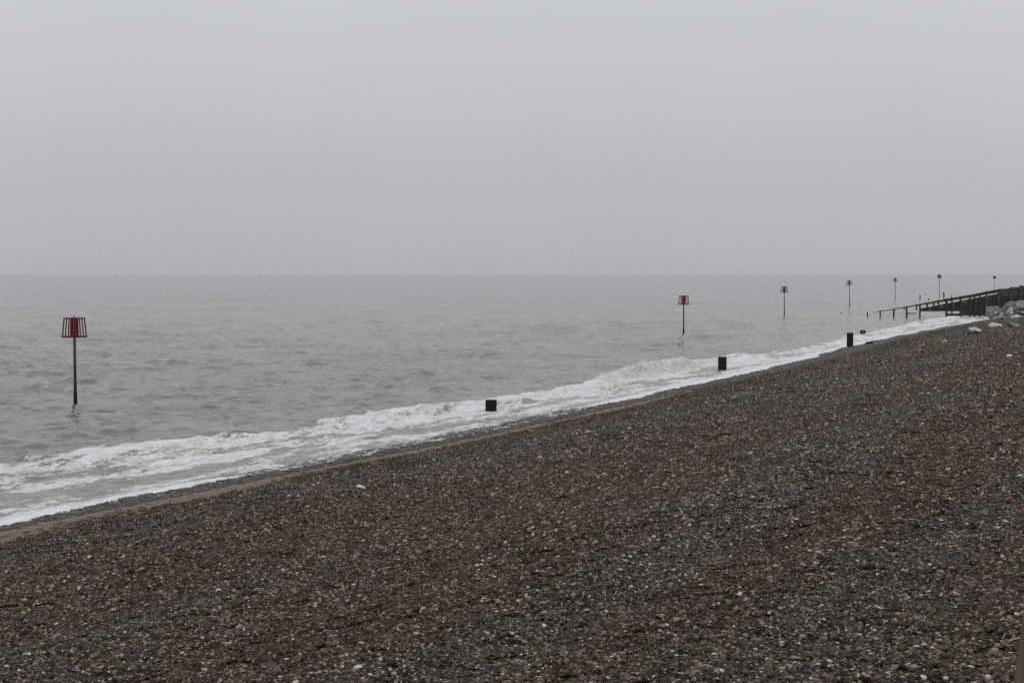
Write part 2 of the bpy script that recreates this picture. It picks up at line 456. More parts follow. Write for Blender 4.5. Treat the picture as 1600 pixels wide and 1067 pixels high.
outer_u, outer_s = interp_u([(-80, 735), (0, 722), (80, 718), (150, 712), (215, 696), (290, 688), (350, 690), (430, 682), (490, 664), (545, 650), (640, 637),
                             (767, 631), (850, 616), (930, 596), (985, 580), (1030, 568), (1090, 562), (1200, 553),
                             (1260, 545), (1320, 527), (1400, 510), (1480, 492), (1545, 489)])
hole_u, hole_s = interp_u([(-60, 785), (0, 778), (120, 768), (200, 752), (290, 742), (360, 722)])
crest_u, crest_s = interp_u([(-100, 745), (0, 725), (150, 716), (290, 692), (430, 684), (540, 657), (640, 645), (740, 636), (850, 620),
                             (930, 603), (1030, 577), (1090, 570), (1200, 558), (1320, 532), (1480, 496)])
amp_pts = [(-100, .10), (0, .10), (150, .10), (290, .26), (430, .15), (540, .16), (620, .32), (720, .24), (800, .22), (900, .22), (960, .40), (1030, .66), (1090, .46), (1130, .22), (1200, .10), (1320, .12), (1480, .16)]
cpx = [-100, 0, 150, 290, 430, 540, 640, 740, 850, 930, 1030, 1090, 1200, 1320, 1480]
cpy = [745, 725, 716, 692, 684, 657, 645, 636, 620, 603, 577, 570, 558, 532, 496]
amp_u = np.array([interp_u([(a, np.interp(a, cpx, cpy))])[0][0] for a, _ in amp_pts])
def soften(u_, s_, sig=2.5):
    g = np.arange(u_[0], u_[-1], 0.5); v = np.interp(g, u_, s_)
    k_ = np.exp(-0.5 * (np.arange(-20, 21) * 0.5 / sig) ** 2); k_ /= k_.sum()
    return g, np.convolve(np.pad(v, 20, mode='edge'), k_, 'valid')
outer_u, outer_s = soften(outer_u, outer_s); crest_u, crest_s = soften(crest_u, crest_s)
amp_v = np.array([v for _, v in amp_pts])
_o = np.argsort(amp_u); amp_u, amp_v = soften(amp_u[_o], amp_v[_o], 2.0)

rows = [5.0]
K = 6.2e-5
while rows[-1] < 12000:
    rows.append(rows[-1] + max(0.13, rows[-1] ** 2 * K))
rows = np.array(rows); rows[-1] = 12000
t_in = np.linspace(-0.46, 0.46, 640)
t_out = 0.46 + np.cumsum(np.linspace(0.006, 0.5, 24))
tt = np.concatenate([-t_out[::-1], t_in, t_out])
T, YY = np.meshgrid(tt, rows)
XX = T * (YY + 10)
S, U = shore_field(XX, YY)
dYs = np.gradient(rows)[:, None] * np.ones_like(T)
dXs = np.abs(np.gradient(tt))[None, :] * (YY + 10)
depth_f = 0.08 + 0.92 * smooth(1.0, 7.0, -S)

W = np.zeros_like(XX); DX = np.zeros_like(XX); DY = np.zeros_like(XX)
gust = (0.7 + 0.6 * fbm(XX / 50, YY / 30, 51, 3)) * (0.75 + 0.75 * smooth(0.45, 0.75, fbm(XX / 3.0, YY / 2.0, 52, 3)))
n_w = 110
for i in range(n_w):
    lam = 0.40 * (2.8 / 0.40) ** ((i + rng.random()) / 70) if i < 70 else 2.8 * (40 / 2.8) ** ((i - 70 + rng.random()) / 40)
    ang = math.radians(-62 + rng.normal(0, 33))            # travelling towards the shore
    k = 2 * math.pi / lam
    kx, ky = k * math.cos(ang), k * math.sin(ang)
    a = 0.0086 * lam ** 0.34
    fade = np.clip(1.35 - (abs(kx) * dXs + abs(ky) * dYs) / math.pi, 0, 1) * a
    ph = kx * XX + ky * YY + rng.random() * 6.283 + 1.6 * vnoise(XX / (lam * 5), YY / (lam * 5), 60 + i)
    W += fade * np.sin(ph)
    cph = fade * np.cos(ph) * 0.55
    DX += cph * (kx / k); DY += cph * (ky / k)
amp_all = gust * depth_f
W *= amp_all; DX *= amp_all * smooth(0, 6, -S); DY *= amp_all * smooth(0, 6, -S)
# breaking crests along the shore
cs = np.interp(U, crest_u, crest_s) + 0.5 * (fbm(U / 2.5, U * 0, 71, 3) - .5)
ca = np.interp(U, amp_u, amp_v) * (0.65 + 0.7 * fbm(U / 2.2, U * 0 + 5, 72, 2))
dc = S - cs                                                # + towards the land
prof = np.where(dc > 0, np.exp(-(dc / 0.55) ** 2), np.exp(-(dc / 1.5) ** 2))
near = smooth(260, 170, YY)
W += ca * prof * near
# a second, unbroken swell line farther out
cs2 = cs - 7.0 - 2 * (fbm(U / 15, U * 0, 73, 2) - .5)
W += 0.13 * near * np.exp(-((S - cs2) / 1.4) ** 2) * (fbm(U / 9, U * 0, 74, 2))
# foam field
so = np.interp(U, outer_u, outer_s) + 2.6 * (fbm(U / 1.8, S / 0.7, 81, 4, 0.6) - .5)
so = np.minimum(so, np.where(ca * near > 0.12, cs - 0.1, 0))
inside = smooth(-0.35, 0.45, S - so)
foam = inside * (0.58 + 0.36 * smooth(-1.4, -0.5, S))
foam += 0.26 * np.exp(-((dc - 0.3) / 0.8) ** 2) * smooth(.06, .2, ca) * near
foam += inside * smooth(60, 95, YY) * (0.06 + 0.75 * (fbm(U / 4.5, S / 0.9, 86, 3) - .5) * smooth(-0.4, -1.2, S))
hs_ = np.interp(U, hole_u, hole_s)
hm = np.interp(U, [hole_u[0], hole_u[-1] - 2.0, hole_u[-1] + 1.0], [1, 1, 0])
foam -= 0.40 * hm * np.exp(-((S - hs_) / 0.55) ** 2) * (S < 0)
foam += 1.2 * (fbm(U / 2.0, S / 0.55, 82, 5, 0.62) - 0.5) * inside * (1 - 0.5 * smooth(-0.9, -0.3, S))
foam *= smooth(300, 150, YY)
trail = smooth(-3.5, -0.3, S - so) * (1 - inside) * near   # thin lacing just outside the surf
foam += trail * (0.9 * (fbm(U / 2.2, S / 0.5, 83, 4) - 0.42)) * 0.6
foam = np.clip(foam, 0, 1.1)
churn = np.clip(smooth(-9, -1, S - so) * 0.55 * near + np.exp(-(dc / 0.9) ** 2) * smooth(.25, .5, ca) * near, 0, 1) * (1 - 0.5 * smooth(-1.5, 0, S))
# lumpy foam relief
W += inside * near * 0.05 * (fbm(XX / 0.5, YY / 0.5, 84, 3) - 0.5) * smooth(0.3, -1.5, S)
spray = smooth(.38, .6, ca) * np.exp(-((dc) / 0.6) ** 2) * near
W += spray * 0.55 * (fbm(XX / 0.3, YY / 0.5, 85, 3) - 0.4)
# swash: a thin film climbing the beach in lobes
bz = beach_z(XX, YY, S, U)
lobe = 0.75 * (fbm(U / 3.2, U * 0, 91, 3) - 0.5) * 2 + 0.2 * (fbm(U / 0.5, U * 0, 92, 2) - .5)
px_u, _ = interp_u([(300, 757), (420, 739), (900, 645), (960, 631)])
pebbly = smooth(px_u[0], px_u[1], U) * (1 - smooth(px_u[2], px_u[3], U))
film = (0.045 - 0.031 * pebbly * smooth(-2.6, -1.2, S)) * (1 - smooth(-0.25, 0.25, S - lobe)) - 0.05 * smooth(0.0, 0.25, S - lobe)
film = film + 0.10 * smooth(-1.0, -5.0, S)
film = np.where(S < -6, -9, film)
Z = np.where(S < 2.0, np.maximum(W * smooth(0.6, -1.2, S) - 0.02, bz + film), -0.4)
Z = np.where(S > lobe + 0.3, bz - 0.25, Z)
foam = np.where((S > -2.4) & (S < 1), foam * (1 - 0.5 * pebbly * smooth(-1.3, -0.5, S)), foam)
edge = np.exp(-((S - lobe + 0.15) / 0.22) ** 2)
foam = np.clip(foam + 0.5 * edge * (1 - 0.6 * pebbly) * (0.3 + 1.1 * fbm(U / 0.9, S / 0.3, 95, 3)), 0, 1.1)
sea = obj("sea", grid_mesh("sea", XX + DX, YY + DY, Z, keep=(S < 1.6), attrs={"foam": foam, "churn": churn}), M_sea)
tag(sea, "choppy grey sea with white surf along the shingle", "sea", kind="structure")

# ------------------------------------------------------------------ shingle: patches of packed pebbles scattered over the slope
def pebble_bm(bm, loc, rad, seed, sub=1, flat=0.62, lay=None, pid=0.0):
    rs = random.Random(seed)
    sx, sy, sz = rad * rs.uniform(0.85, 1.35), rad * rs.uniform(0.7, 1.05), rad * flat * rs.uniform(0.75, 1.2)
    rot = Euler((rs.uniform(-.45, .45), rs.uniform(-.45, .45), rs.uniform(0, 6.28))).to_matrix().to_4x4()
    r = bmesh.ops.create_icosphere(bm, subdivisions=sub, radius=1.0)
    off = Vector((rs.uniform(0, 50), rs.uniform(0, 50), rs.uniform(0, 50)))
    mt = Matrix.Translation(loc) @ rot @ Matrix.Diagonal((sx, sy, sz, 1))
    for v in r['verts']:
        v.co *= 1 + 0.42 * mnoise.noise(v.co * 0.9 + off)
        v.co = mt @ v.co
        if lay is not None: v[lay] = pid

src = bpy.data.collections.new("pebble_patches")
patches = []
for k in range(9):
    bm = bmesh.new(); lay = bm.verts.layers.float.new("pid")
    rs = random.Random(100 + k)
    cnt = 0
    while cnt < 58:
        a, rr = rs.uniform(0, 6.283), 0.105 * math.sqrt(rs.random())
        rad = 0.0112 * math.exp(rs.gauss(0, 0.40))
        pebble_bm(bm, Vector((rr * math.cos(a), rr * math.sin(a), rs.uniform(-0.008, 0.012))), rad, rs.randrange(10 ** 6), 1, 0.54, lay, rs.random())
        cnt += 1
    for f in bm.faces: f.smooth = True
    me = bpy.data.meshes.new("pebble_patch"); bm.to_mesh(me); bm.free()
    me.materials.append(M_shingle)
    o = bpy.data.objects.new("pebble_patch", me); src.objects.link(o); patches.append(o)

px, py, pscale = [], [], []
def strip(y0, y1, sc, cover=1.9):
    area_w = lambda Y: 0.80 * Y + 7.0
    W_ = area_w((y0 + y1) / 2)
    n = int(cover * W_ * (y1 - y0) / (math.pi * (0.105 * sc) ** 2))
    yy = rng.uniform(y0, y1, n); xx = rng.uniform(-0.5, 0.5, n) * (0.80 * yy + 7.0)
    px.append(xx); py.append(yy); pscale.append(np.full(n, sc) * rng.uniform(0.85, 1.2, n))
edges = [5.5, 9, 13, 17, 22, 28, 35, 44, 55, 70, 90, 120, 160, 200]
for a, b in zip(edges[:-1], edges[1:]):
    sc = min(max(1.0, ((a + b) / 2 / 14) ** 0.48), 2.1)
    strip(a, b, sc * 0.86, 2.7)
px = np.concatenate(px); py = np.concatenate(py); pscale = np.concatenate(pscale)
s, u = shore_field(px, py)
ok = (s > -1.6) & (s < 60)
sand, wet, tint = fields_beach(px, py, s, u)
ok &= rng.random(len(px)) > np.clip(sand * 1.25, 0, .90)
ok &= (s > 0.8) | (rng.random(len(px)) < 0.75)
px, py, pscale, s, u, wet, tint, sand = [v[ok] for v in (px, py, pscale, s, u, wet, tint, sand)]
# finer gravel low on the slope, coarser on top
pscale = pscale * (0.62 + 0.48 * smooth(1.8, 8, s)) * (0.8 + 0.5 * fbm(px / 3, py / 3, 47, 3)) * (1 - 0.5 * sand)
pz = beach_z(px, py, s, u)
e = 0.22
gx = (beach_z(px + e, py) - beach_z(px - e, py)) / (2 * e)
gy = (beach_z(px, py + e) - beach_z(px, py - e)) / (2 * e)
npt = len(px)
yaw = rng.uniform(0, 6.283, npt)
# euler XYZ so that the patch lies on the slope after a random spin
rotv = np.zeros((npt, 3), np.float32)
for i in range(npt):
    nrm = Vector((-gx[i], -gy[i], 1)).normalized()
    q = nrm.to_track_quat('Z', 'Y').to_matrix() @ Matrix.Rotation(yaw[i], 3, 'Z')
    rotv[i] = q.to_euler()
me = bpy.data.meshes.new("shingle")
me.vertices.add(npt)
me.vertices.foreach_set("co", np.stack([px, py, pz + 0.008 * pscale], 1).astype(np.float32).ravel())
def put(nm, typ, arr):
    at = me.attributes.new(nm, typ, 'POINT')
    at.data.foreach_set("vector" if typ == 'FLOAT_VECTOR' else "value", np.ascontiguousarray(arr).ravel())
put("rotv", 'FLOAT_VECTOR', rotv)
put("scl", 'FLOAT', pscale.astype(np.float32))
put("pick", 'INT', rng.integers(0, len(patches), npt).astype(np.int32))
put("tint", 'FLOAT', np.clip(tint + rng.normal(0, .12, npt), 0, 1).astype(np.float32))
put("wet", 'FLOAT', wet.astype(np.float32))
put("rnd", 'FLOAT', rng.random(npt).astype(np.float32))
shingle = obj("shingle", me)
tag(shingle, "loose brown and grey pebbles covering the beach", "shingle", kind="stuff")
ng = bpy.data.node_groups.new("scatter_shingle", 'GeometryNodeTree')
ng.interface.new_socket(name="Geometry", in_out='INPUT', socket_type='NodeSocketGeometry')
ng.interface.new_socket(name="Geometry", in_out='OUTPUT', socket_type='NodeSocketGeometry')
gi, go = ng.nodes.new("NodeGroupInput"), ng.nodes.new("NodeGroupOutput")
iop = ng.nodes.new("GeometryNodeInstanceOnPoints"); iop.inputs['Pick Instance'].default_value = True
ci = ng.nodes.new("GeometryNodeCollectionInfo"); ci.inputs['Collection'].default_value = src
ci.inputs['Separate Children'].default_value = True; ci.inputs['Reset Children'].default_value = True
def named(nm, typ):
    a = ng.nodes.new("GeometryNodeInputNamedAttribute"); a.data_type = typ; a.inputs['Name'].default_value = nm
    return a.outputs['Attribute']
e2r = ng.nodes.new("FunctionNodeEulerToRotation")
ng.links.new(named("rotv", 'FLOAT_VECTOR'), e2r.inputs[0])
ng.links.new(gi.outputs[0], iop.inputs['Points']); ng.links.new(ci.outputs[0], iop.inputs['Instance'])
ng.links.new(named("pick", 'INT'), iop.inputs['Instance Index'])
ng.links.new(e2r.outputs[0], iop.inputs['Rotation']); ng.links.new(named("scl", 'FLOAT'), iop.inputs['Scale'])
ng.links.new(iop.outputs[0], go.inputs[0])
md = shingle.modifiers.new("scatter", 'NODES'); md.node_group = ng

# the larger pebbles that can be told apart in the foreground
pm = []
for k in range(10):
    bm = bmesh.new(); pebble_bm(bm, Vector((0, 0, 0)), 1.0, 500 + k, 2, 0.62)
    for f in bm.faces: f.smooth = True
    m_ = bpy.data.meshes.new("pebble"); bm.to_mesh(m_); bm.free(); m_.materials.append(M_pebble); pm.append(m_)
pal = [(0.045, 0.040, 0.038), (0.075, 0.07, 0.066), (0.10, 0.095, 0.09), (0.07, 0.076, 0.085), (0.10, 0.072, 0.05), (0.15, 0.11, 0.075), (0.13, 0.12, 0.11), (0.06, 0.046, 0.036), (0.2, 0.19, 0.18), (0.42, 0.41, 0.40)]
bx_, by_ = [], []
while len(bx_) < 280:
    yv = random.uniform(7.0, 16.5); xv = random.uniform(-0.37, 0.37) * yv
    if random.random() > (8.0 / yv) ** 1.6: continue
    bx_.append(xv); by_.append(yv)
bz_ = beach_z(np.array(bx_), np.array(by_))
for xv, yv, zv in zip(bx_, by_, bz_):
    r = 0.0235 * math.exp(random.gauss(0, 0.26))
    o = obj("pebble", random.choice(pm), None, beach, (xv, yv, zv + 0.008 + r * 0.25))
    o.scale = (r, r, r); o.rotation_euler = (random.uniform(-.3, .3), random.uniform(-.3, .3), random.uniform(0, 6.28))
    c = random.choices(pal, [5, 6, 5, 4, 5, 3, 4, 4, 2, 1])[0]
    o.color = (c[0] * .90, c[1] * .80, c[2] * .70, 1)

# ------------------------------------------------------------------ mesh helpers for built things
def beam_bm(p0, p1, w, h, bevel=0.01, jitter=0.0, bm=None):
    """box of section w x h from p0 to p1; h is measured as near to vertical as the axis allows"""
    own = bm is None
    bm = bm or bmesh.new()
    p0, p1 = Vector(p0), Vector(p1)
    ax = (p1 - p0).normalized()
    upv = Vector((0, 0, 1)) if abs(ax.z) < 0.9 else Vector((0, 1, 0))
    sd_ = ax.cross(upv).normalized(); up = sd_.cross(ax).normalized()
    vs = []
    for p in (p0, p1):
        for a, b in ((-1, -1), (1, -1), (1, 1), (-1, 1)):
            j = Vector((random.uniform(-1, 1), random.uniform(-1, 1), random.uniform(-1, 1))) * jitter
            vs.append(bm.verts.new(p + sd_ * a * w / 2 + up * b * h / 2 + j))
    fs = [(0, 3, 2, 1), (4, 5, 6, 7), (0, 1, 5, 4), (1, 2, 6, 5), (2, 3, 7, 6), (3, 0, 4, 7)]
    faces = [bm.faces.new([vs[i] for i in f]) for f in fs]
    if bevel > 0:
        es = list({e for f in faces for e in f.edges})
        bmesh.ops.bevel(bm, geom=es, offset=bevel, segments=1, affect='EDGES', profile=0.5)
    bmesh.ops.recalc_face_normals(bm, faces=bm.faces[:])
    return bm

def tube_bm(p0, p1, r0, r1, seg=14):
    bm = bmesh.new()
    p0, p1 = Vector(p0), Vector(p1)
    q = (p1 - p0).to_track_quat('Z', 'Y').to_matrix()
    rings = []
    for p, r in ((p0, r0), (p1, r1)):
        rings.append([bm.verts.new(p + q @ Vector((r * math.cos(2 * math.pi * i / seg), r * math.sin(2 * math.pi * i / seg), 0))) for i in range(seg)])
    for i in range(seg):
        f = bm.faces.new((rings[0][i], rings[0][(i + 1) % seg], rings[1][(i + 1) % seg], rings[1][i])); f.smooth = True
    bm.faces.new(rings[1]); bm.faces.new(rings[0][::-1])
    return bm

# ------------------------------------------------------------------ red slatted beacons standing in the water
def beacon(loc, height, turn, lean, label, solid=False, wscale=1.0, paint=None):
    paint = paint or M_red
    t = empty("beacon", loc, (0, lean, 0))
    tag(t, label, "beacon", "red slatted groyne beacons")
    bh, tw, bw = 0.82, 0.86 * wscale, 1.02 * wscale
    zb, zt = height - 0.06 - bh, height - 0.06
    obj("pole", tube_bm((0, 0, 0.42), (0, 0, zt + 0.01), 0.060, 0.056), M_pole, t)
    obj("rusted_band", tube_bm((0, 0, 0.46), (0, 0, 1.05), 0.0625, 0.0625), M_rust, t)
    obj("sleeve", tube_bm((0, 0, -2.0), (0, 0, 0.46), 0.085, 0.08), M_weed, t)
    obj("cap", tube_bm((0, 0, zt + 0.01), (0, 0, height), 0.05, 0.02), M_pole, t)
    th = 0.03
    for a in (turn, turn + math.pi / 2):
        pan = empty("slat_panel", (0, 0, 0), (0, 0, a)); pan.parent = t
        obj("frame_rail", beam_bm((-tw / 2, 0, zt - .03), (tw / 2, 0, zt - .03), th, .06, .004), paint, pan)
        obj("frame_rail", beam_bm((-bw / 2, 0, zb + .035), (bw / 2, 0, zb + .035), th, .07, .004), paint, pan)
        fr = [0.93, 0.70, 0.47, 0.24] if not solid else [0.93, 0.80, 0.67, 0.54, 0.41, 0.28]
        for sgn in (-1, 1):
            for i, f in enumerate(fr):
                wd = 0.055 if i == 0 else (0.05 if not solid else 0.085)
                if i == len(fr) - 1: wd = 0.11
                x1, x0 = sgn * f * tw / 2, sgn * f * bw / 2
                obj("slat", beam_bm((x0, 0.001, zb + .02), (x1, 0.001, zt - .02), wd, th - 0.008, .003), paint, pan)
    return t

bc = [  # photo x, base y, top y, turn, lean, label, solid
    (118, 632, 494, 0.14, 0.0, "nearest and largest red slatted beacon, alone in the water at far left", False),
    (1068, 522, 461, 0.10, 0.0, "red slatted beacon in the water above the biggest breaking wave", False),
    (1225.5, 492, 447, 0.22, -0.012, "red slatted beacon standing second to the right of the breaking wave, leaning slightly", False),
    (1327.5, 477, 438, 0.18, -0.030, "small red slatted beacon leaning left, above the tallest black pile", False),
    (1398.5, 467.5, 434, 0.15, 0.0, "small pale red beacon just left of the timber groyne's seaward tip", False),
    (1467.5, 464, 429, 0.12, 0.0, "small bright red beacon rising above the middle of the timber groyne", True),
    (1553.5, 456.2, 431, 0.15, 0.0, "farthest and smallest beacon, its pole cut off by the upper end of the groyne", True)]
for bx, by, tyy, turn, lean, lab, solid in bc:
    p = at_z(bx, by, 0.0)
    top = at_y(bx, tyy, p[1])[2]
    az = math.atan2(p[0], p[1])
    beacon(tuple(p), top, turn - az, lean, lab, solid, 1.0, {1467.5: M_red_bright, 1225.5: M_red_mid, 1327.5: M_red_mid, 1398.5: M_red_faded}.get(bx))

# ------------------------------------------------------------------ black square piles at the water's edge
def pile(x0, x1, ytop, ybase, label, bolt, Y=None, zbase=0.05):
    p = at_z((x0 + x1) / 2, ybase, zbase)
    Y = p[1]
    w = (x1 - x0) * Y / F_PX
    zt = at_y((x0 + x1) / 2, ytop, Y)[2]
    az = math.atan2(p[0], Y)
    t = empty("square_pile", (p[0], Y, 0), (0, 0, -az + random.uniform(-.04, .04)))
    tag(t, label, "pile", "square black piles in the surf")
    d = w * 0.45
    bm = beam_bm((0, d / 2, -1.2), (0, d / 2, zt), w, d, 0.012, 0.006)
    # beam_bm puts w across the sideways axis of a vertical beam
    obj("pile_body", bm, M_pile, t)
    for zz in (zt - 0.035,):
        obj("cap_band", beam_bm((-w / 2 - .004, d / 2, zz - 0.0), (w / 2 + .004, d / 2, zz - 0.0), d + 0.012, 0.045, 0.004), M_pile, t)
    for zz, xx in ((zt * 0.5 + .02, -0.28), (zt * 0.5 + 0.02, 0.28)):
        obj("bolt", tube_bm((xx * w, -0.022, zz), (xx * w, 0.004, zz), 0.018, 0.018, 8), M_weed, t)
    if bolt:
        obj("plate", beam_bm((-.035, -0.008, zt * 0.52), (.045, -0.008, zt * 0.52), 0.016, 0.07, 0.003), M_bolt, t)
    return t

pile(758.5, 776, 625, 641, "nearest square black pile standing in the white foam, about as wide as high", False, zbase=0.0)
pile(1122, 1135, 557.5, 577, "upright black pile in foam just right of the biggest breaking wave", False, zbase=0.0)
pile(1323, 1333, 520, 542, "tallest and narrowest black pile, at the edge of shingle and foam", False)
pile(1344, 1352.5, 516, 521, "low black block awash in the foam behind the tallest pile", True, zbase=0.0)
pile(1353, 1364, 534, 539.5, "low black block on the shingle edge right of the tallest pile", True, zbase=0.1)

# ------------------------------------------------------------------ broken stumps showing above the water
def stump(px_, ytop, ybase, wpx, label):
    p = at_z(px_, ybase, 0.0)
    w = max(0.14, wpx * p[1] / F_PX)
    h = at_y(px_, ytop, p[1])[2]
    bm = bmesh.new()
    seg = 10; rings = []
    for k, zz in enumerate((-1.5, 0.0, h * 0.55, h)):
        ring = []
        for i in range(seg):
            a = 2 * math.pi * i / seg
            r = w / 2 * random.uniform(0.85, 1.1)
            ring.append(bm.verts.new((r * math.cos(a), r * math.sin(a), zz + (random.uniform(-.25, .1) * min(w, h) if k == 3 else 0))))
        rings.append(ring)
    for a, b in zip(rings[:-1], rings[1:]):
        for i in range(seg):
            bm.faces.new((a[i], a[(i + 1) % seg], b[(i + 1) % seg], b[i]))
    bm.faces.new(rings[-1]); bm.faces.new(rings[0][::-1])
    o = obj("timber_stump", bm, M_timber_dark, None, tuple(p))
    tag(o, label, "stump", "old timber stumps in the sea")

stump(1355.3, 487.5, 493.7, 2.2, "short black stump in the water just left of the groyne's tip")
stump(1437.5, 461.5, 467.7, 1.9, "thin black stump in the sea left of the bright red beacon")
stump(1451.2, 466.3, 468.6, 1.8, "tiny stump tip barely above water left below the bright red beacon")
stump(1474.6, 457, 464, 2.4, "taller black stump just right of the bright red beacon")
stump(1486.6, 462, 464, 1.8, "tiny stump tip right of the bright red beacon, above the groyne rail")
stump(1314.8, 488.7, 490.2, 3.0, "tiny dark stump barely awash below the leaning beacon")
stump(1088, 564.5, 569.0, 5.0, "dark ragged stump washed over by the biggest breaking wave")

# ------------------------------------------------------------------ timber groyne
GY = 184.0
def gz(zx, zy):                                            # drawing coordinates of the groyne's side view to metres
    p = at_y(1340 + zx / 6.154, 410 + zy / 6.154, GY)
    return p[0], p[2]
g0 = gz(213, 515)
groyne = empty("timber_groyne", (g0[0], GY, 0))
tag(groyne, "long dark timber groyne stepping down the beach into the sea with posts and rail", "groyne")
def gpt(zx, zy, dy=0.0):
    x, z = gz(zx, zy)
    return (x - g0[0], dy, z)
def gbeam(name, a, b, thick_px, depth, dy, mat, jit=0.015):
    return obj(name, beam_bm(gpt(*a, dy), gpt(*b, dy), depth, thick_px / 6.154 * GY / F_PX, 0.015, jit), mat, groyne)
# posts: x, top, bottom, width
posts = [(213, 462, 560, 12), (343, 445, 560, 13), (445, 424, 457, 10), (470, 430, 560, 14), (562, 402, 463, 11), (595, 408, 560, 14), (665, 383, 470, 14),
         (730, 373, 470, 14), (772, 362, 470, 14), (850, 348, 560, 20), (902, 338, 560, 12), (985, 324, 560, 18), (1075, 312, 560, 16), (1120, 306, 560, 14),
         (1172, 298, 560, 12), (1234, 276, 560, 16), (1352, 256, 560, 18), (1472, 236, 560, 18), (1562, 220, 560, 18), (1660, 205, 560, 18), (1760, 196, 560, 18), (1860, 190, 560, 18)]
for x, t_, b_, w_ in posts:
    up = x > 1200
    obj("post", beam_bm(gpt(x, b_, -0.16), gpt(x + random.uniform(-2, 2), t_, -0.16), w_ / 6.154 * GY / F_PX, 0.2, 0.015, 0.012), M_timber_upper if up else M_timber_groyne, groyne)
# handrail waling, one length between every second post
rail = [(150, 491), (213, 470), (343, 452), (445, 434), (562, 413), (665, 394), (772, 374), (860, 357), (985, 336), (1120, 312), (1234, 289), (1352, 268)]
for (a, b), th_ in zip(zip(rail[:-1], rail[1:]), [5, 8, 9, 12, 15, 18, 22, 26, 28, 28, 30]):
    gbeam("rail", (a[0], a[1] + max(0, th_ - 14) * .4), (b[0], b[1] + max(0, th_ - 14) * .4), th_, 0.16, -0.02 - 0.004 * (len(groyne.children) % 2), M_timber_groyne)
# wall boards
def top_y(x): return 447 - (x - 594) * 0.1915
row_h = 21.5
y_b = 471.0
starts = []
def board_row(yc, x0, x1, mat):
    L = 330
    x = x0
    while x < x1:
        xe = min(x1, x + L * random.uniform(0.8, 1.15))
        gbeam("board", (x + 0.8, yc), (xe - 0.8, yc + random.uniform(-.6, .6)), row_h + 0.9, 0.10, 0.05 + (0.016 if int(yc * 10) % 2 else 0) + random.uniform(-.006, .006), mat, 0.004)
        x = xe
board_row(503, 845, 1900, M_timber_groyne)
board_row(481.5, 980, 1900, M_timber_groyne)
yc = 459.5
while yc > 235:
    yt_ = yc - row_h / 2
    x0 = 594 if yc > 455 else 594 + (447 - yt_) / 0.1915 + 10
    if x0 > 1352: x0 = next((xs for xs, yl in ((1352, 268), (1470, 252), (1560, 236), (1660, 224), (1760, 214)) if yt_ >= yl - 6), 1900)
    m_ = M_timber_groyne if yc > 330 else M_timber_upper
    if x0 < 1880: board_row(yc, max(x0, 594), 1900, m_)
    yc -= row_h
for a, b in ((594, 760), (760, 930), (930, 1110), (1110, 1352)):      # sloping top board under the rail gap
    gbeam("top_board", (a, top_y(a) + 9), (b, top_y(b) + 9), 20, 0.11, 0.055, M_timber_groyne)
for a, b, y_ in ((1352, 1470, 262), (1470, 1560, 247), (1560, 1660, 233), (1660, 1760, 222), (1760, 1880, 214)):
    gbeam("top_board", (a, y_ + 7), (b, y_ + 1), 28, 0.14, 0.03, M_timber_upper)
gbeam("low_board", (474, 493), (566, 490), 9, 0.1, 0.02, M_timber_groyne)

# ------------------------------------------------------------------ armour rocks by the groyne
def rock_bm(sx, sy, sz, seed):
    rs = random.Random(seed)
    bm = bmesh.new()
    bmesh.ops.create_icosphere(bm, subdivisions=4, radius=1.0)
    planes = [(Vector((rs.gauss(0, 1), rs.gauss(0, 1), rs.gauss(0, .8))).normalized(), rs.uniform(0.42, 0.72)) for _ in range(15)]
    off = Vector((rs.uniform(0, 90),) * 3)
    for v in bm.verts:
        for nn, d in planes:
            e_ = v.co.dot(nn) - d
            if e_ > 0: v.co -= nn * e_ * 0.93
        v.co *= 1 + 0.12 * mnoise.noise(v.co * 1.8 + off) + 0.10 * mnoise.noise(v.co * 4.5 + off) + 0.05 * mnoise.noise(v.co * 10 + off)
        v.co = Vector((v.co.x * sx * 1.35, v.co.y * sy * 1.35, v.co.z * sz * 1.4))
    for f in bm.faces: f.smooth = False
    return bm

def rock(x0, x1, y0, y1, label, white=False, dist=None, seed=0):
    """a boulder whose foot stands on the beach below photo pixel ((x0+x1)/2, y1)"""
    xc = (x0 + x1) / 2
    if dist is None:
        p = hit_beach(xc, y1)
        Y = p[1]
    else:
        Y = dist
    b = at_y(xc, y1, Y); t_ = at_y(xc, y0, Y)
    w = (x1 - x0) * Y / F_PX; h = t_[2] - b[2]
    zg = float(beach_z(np.array([b[0]]), np.array([Y + w * .3]))[0])
    lo = min(b[2], zg) - 0.15
    hz = (t_[2] - lo) / 2
    o = obj("armour_rock", rock_bm(w / 2, max(w * 0.38, 0.2), hz, 900 + seed), M_rock_white if white else M_rock, None, (b[0], Y + w * 0.3, lo + hz))
    o.rotation_euler = (random.uniform(-.12, .12), random.uniform(-.15, .15), 0)
    tag(o, label, "rock", "pale rocks by the groyne")

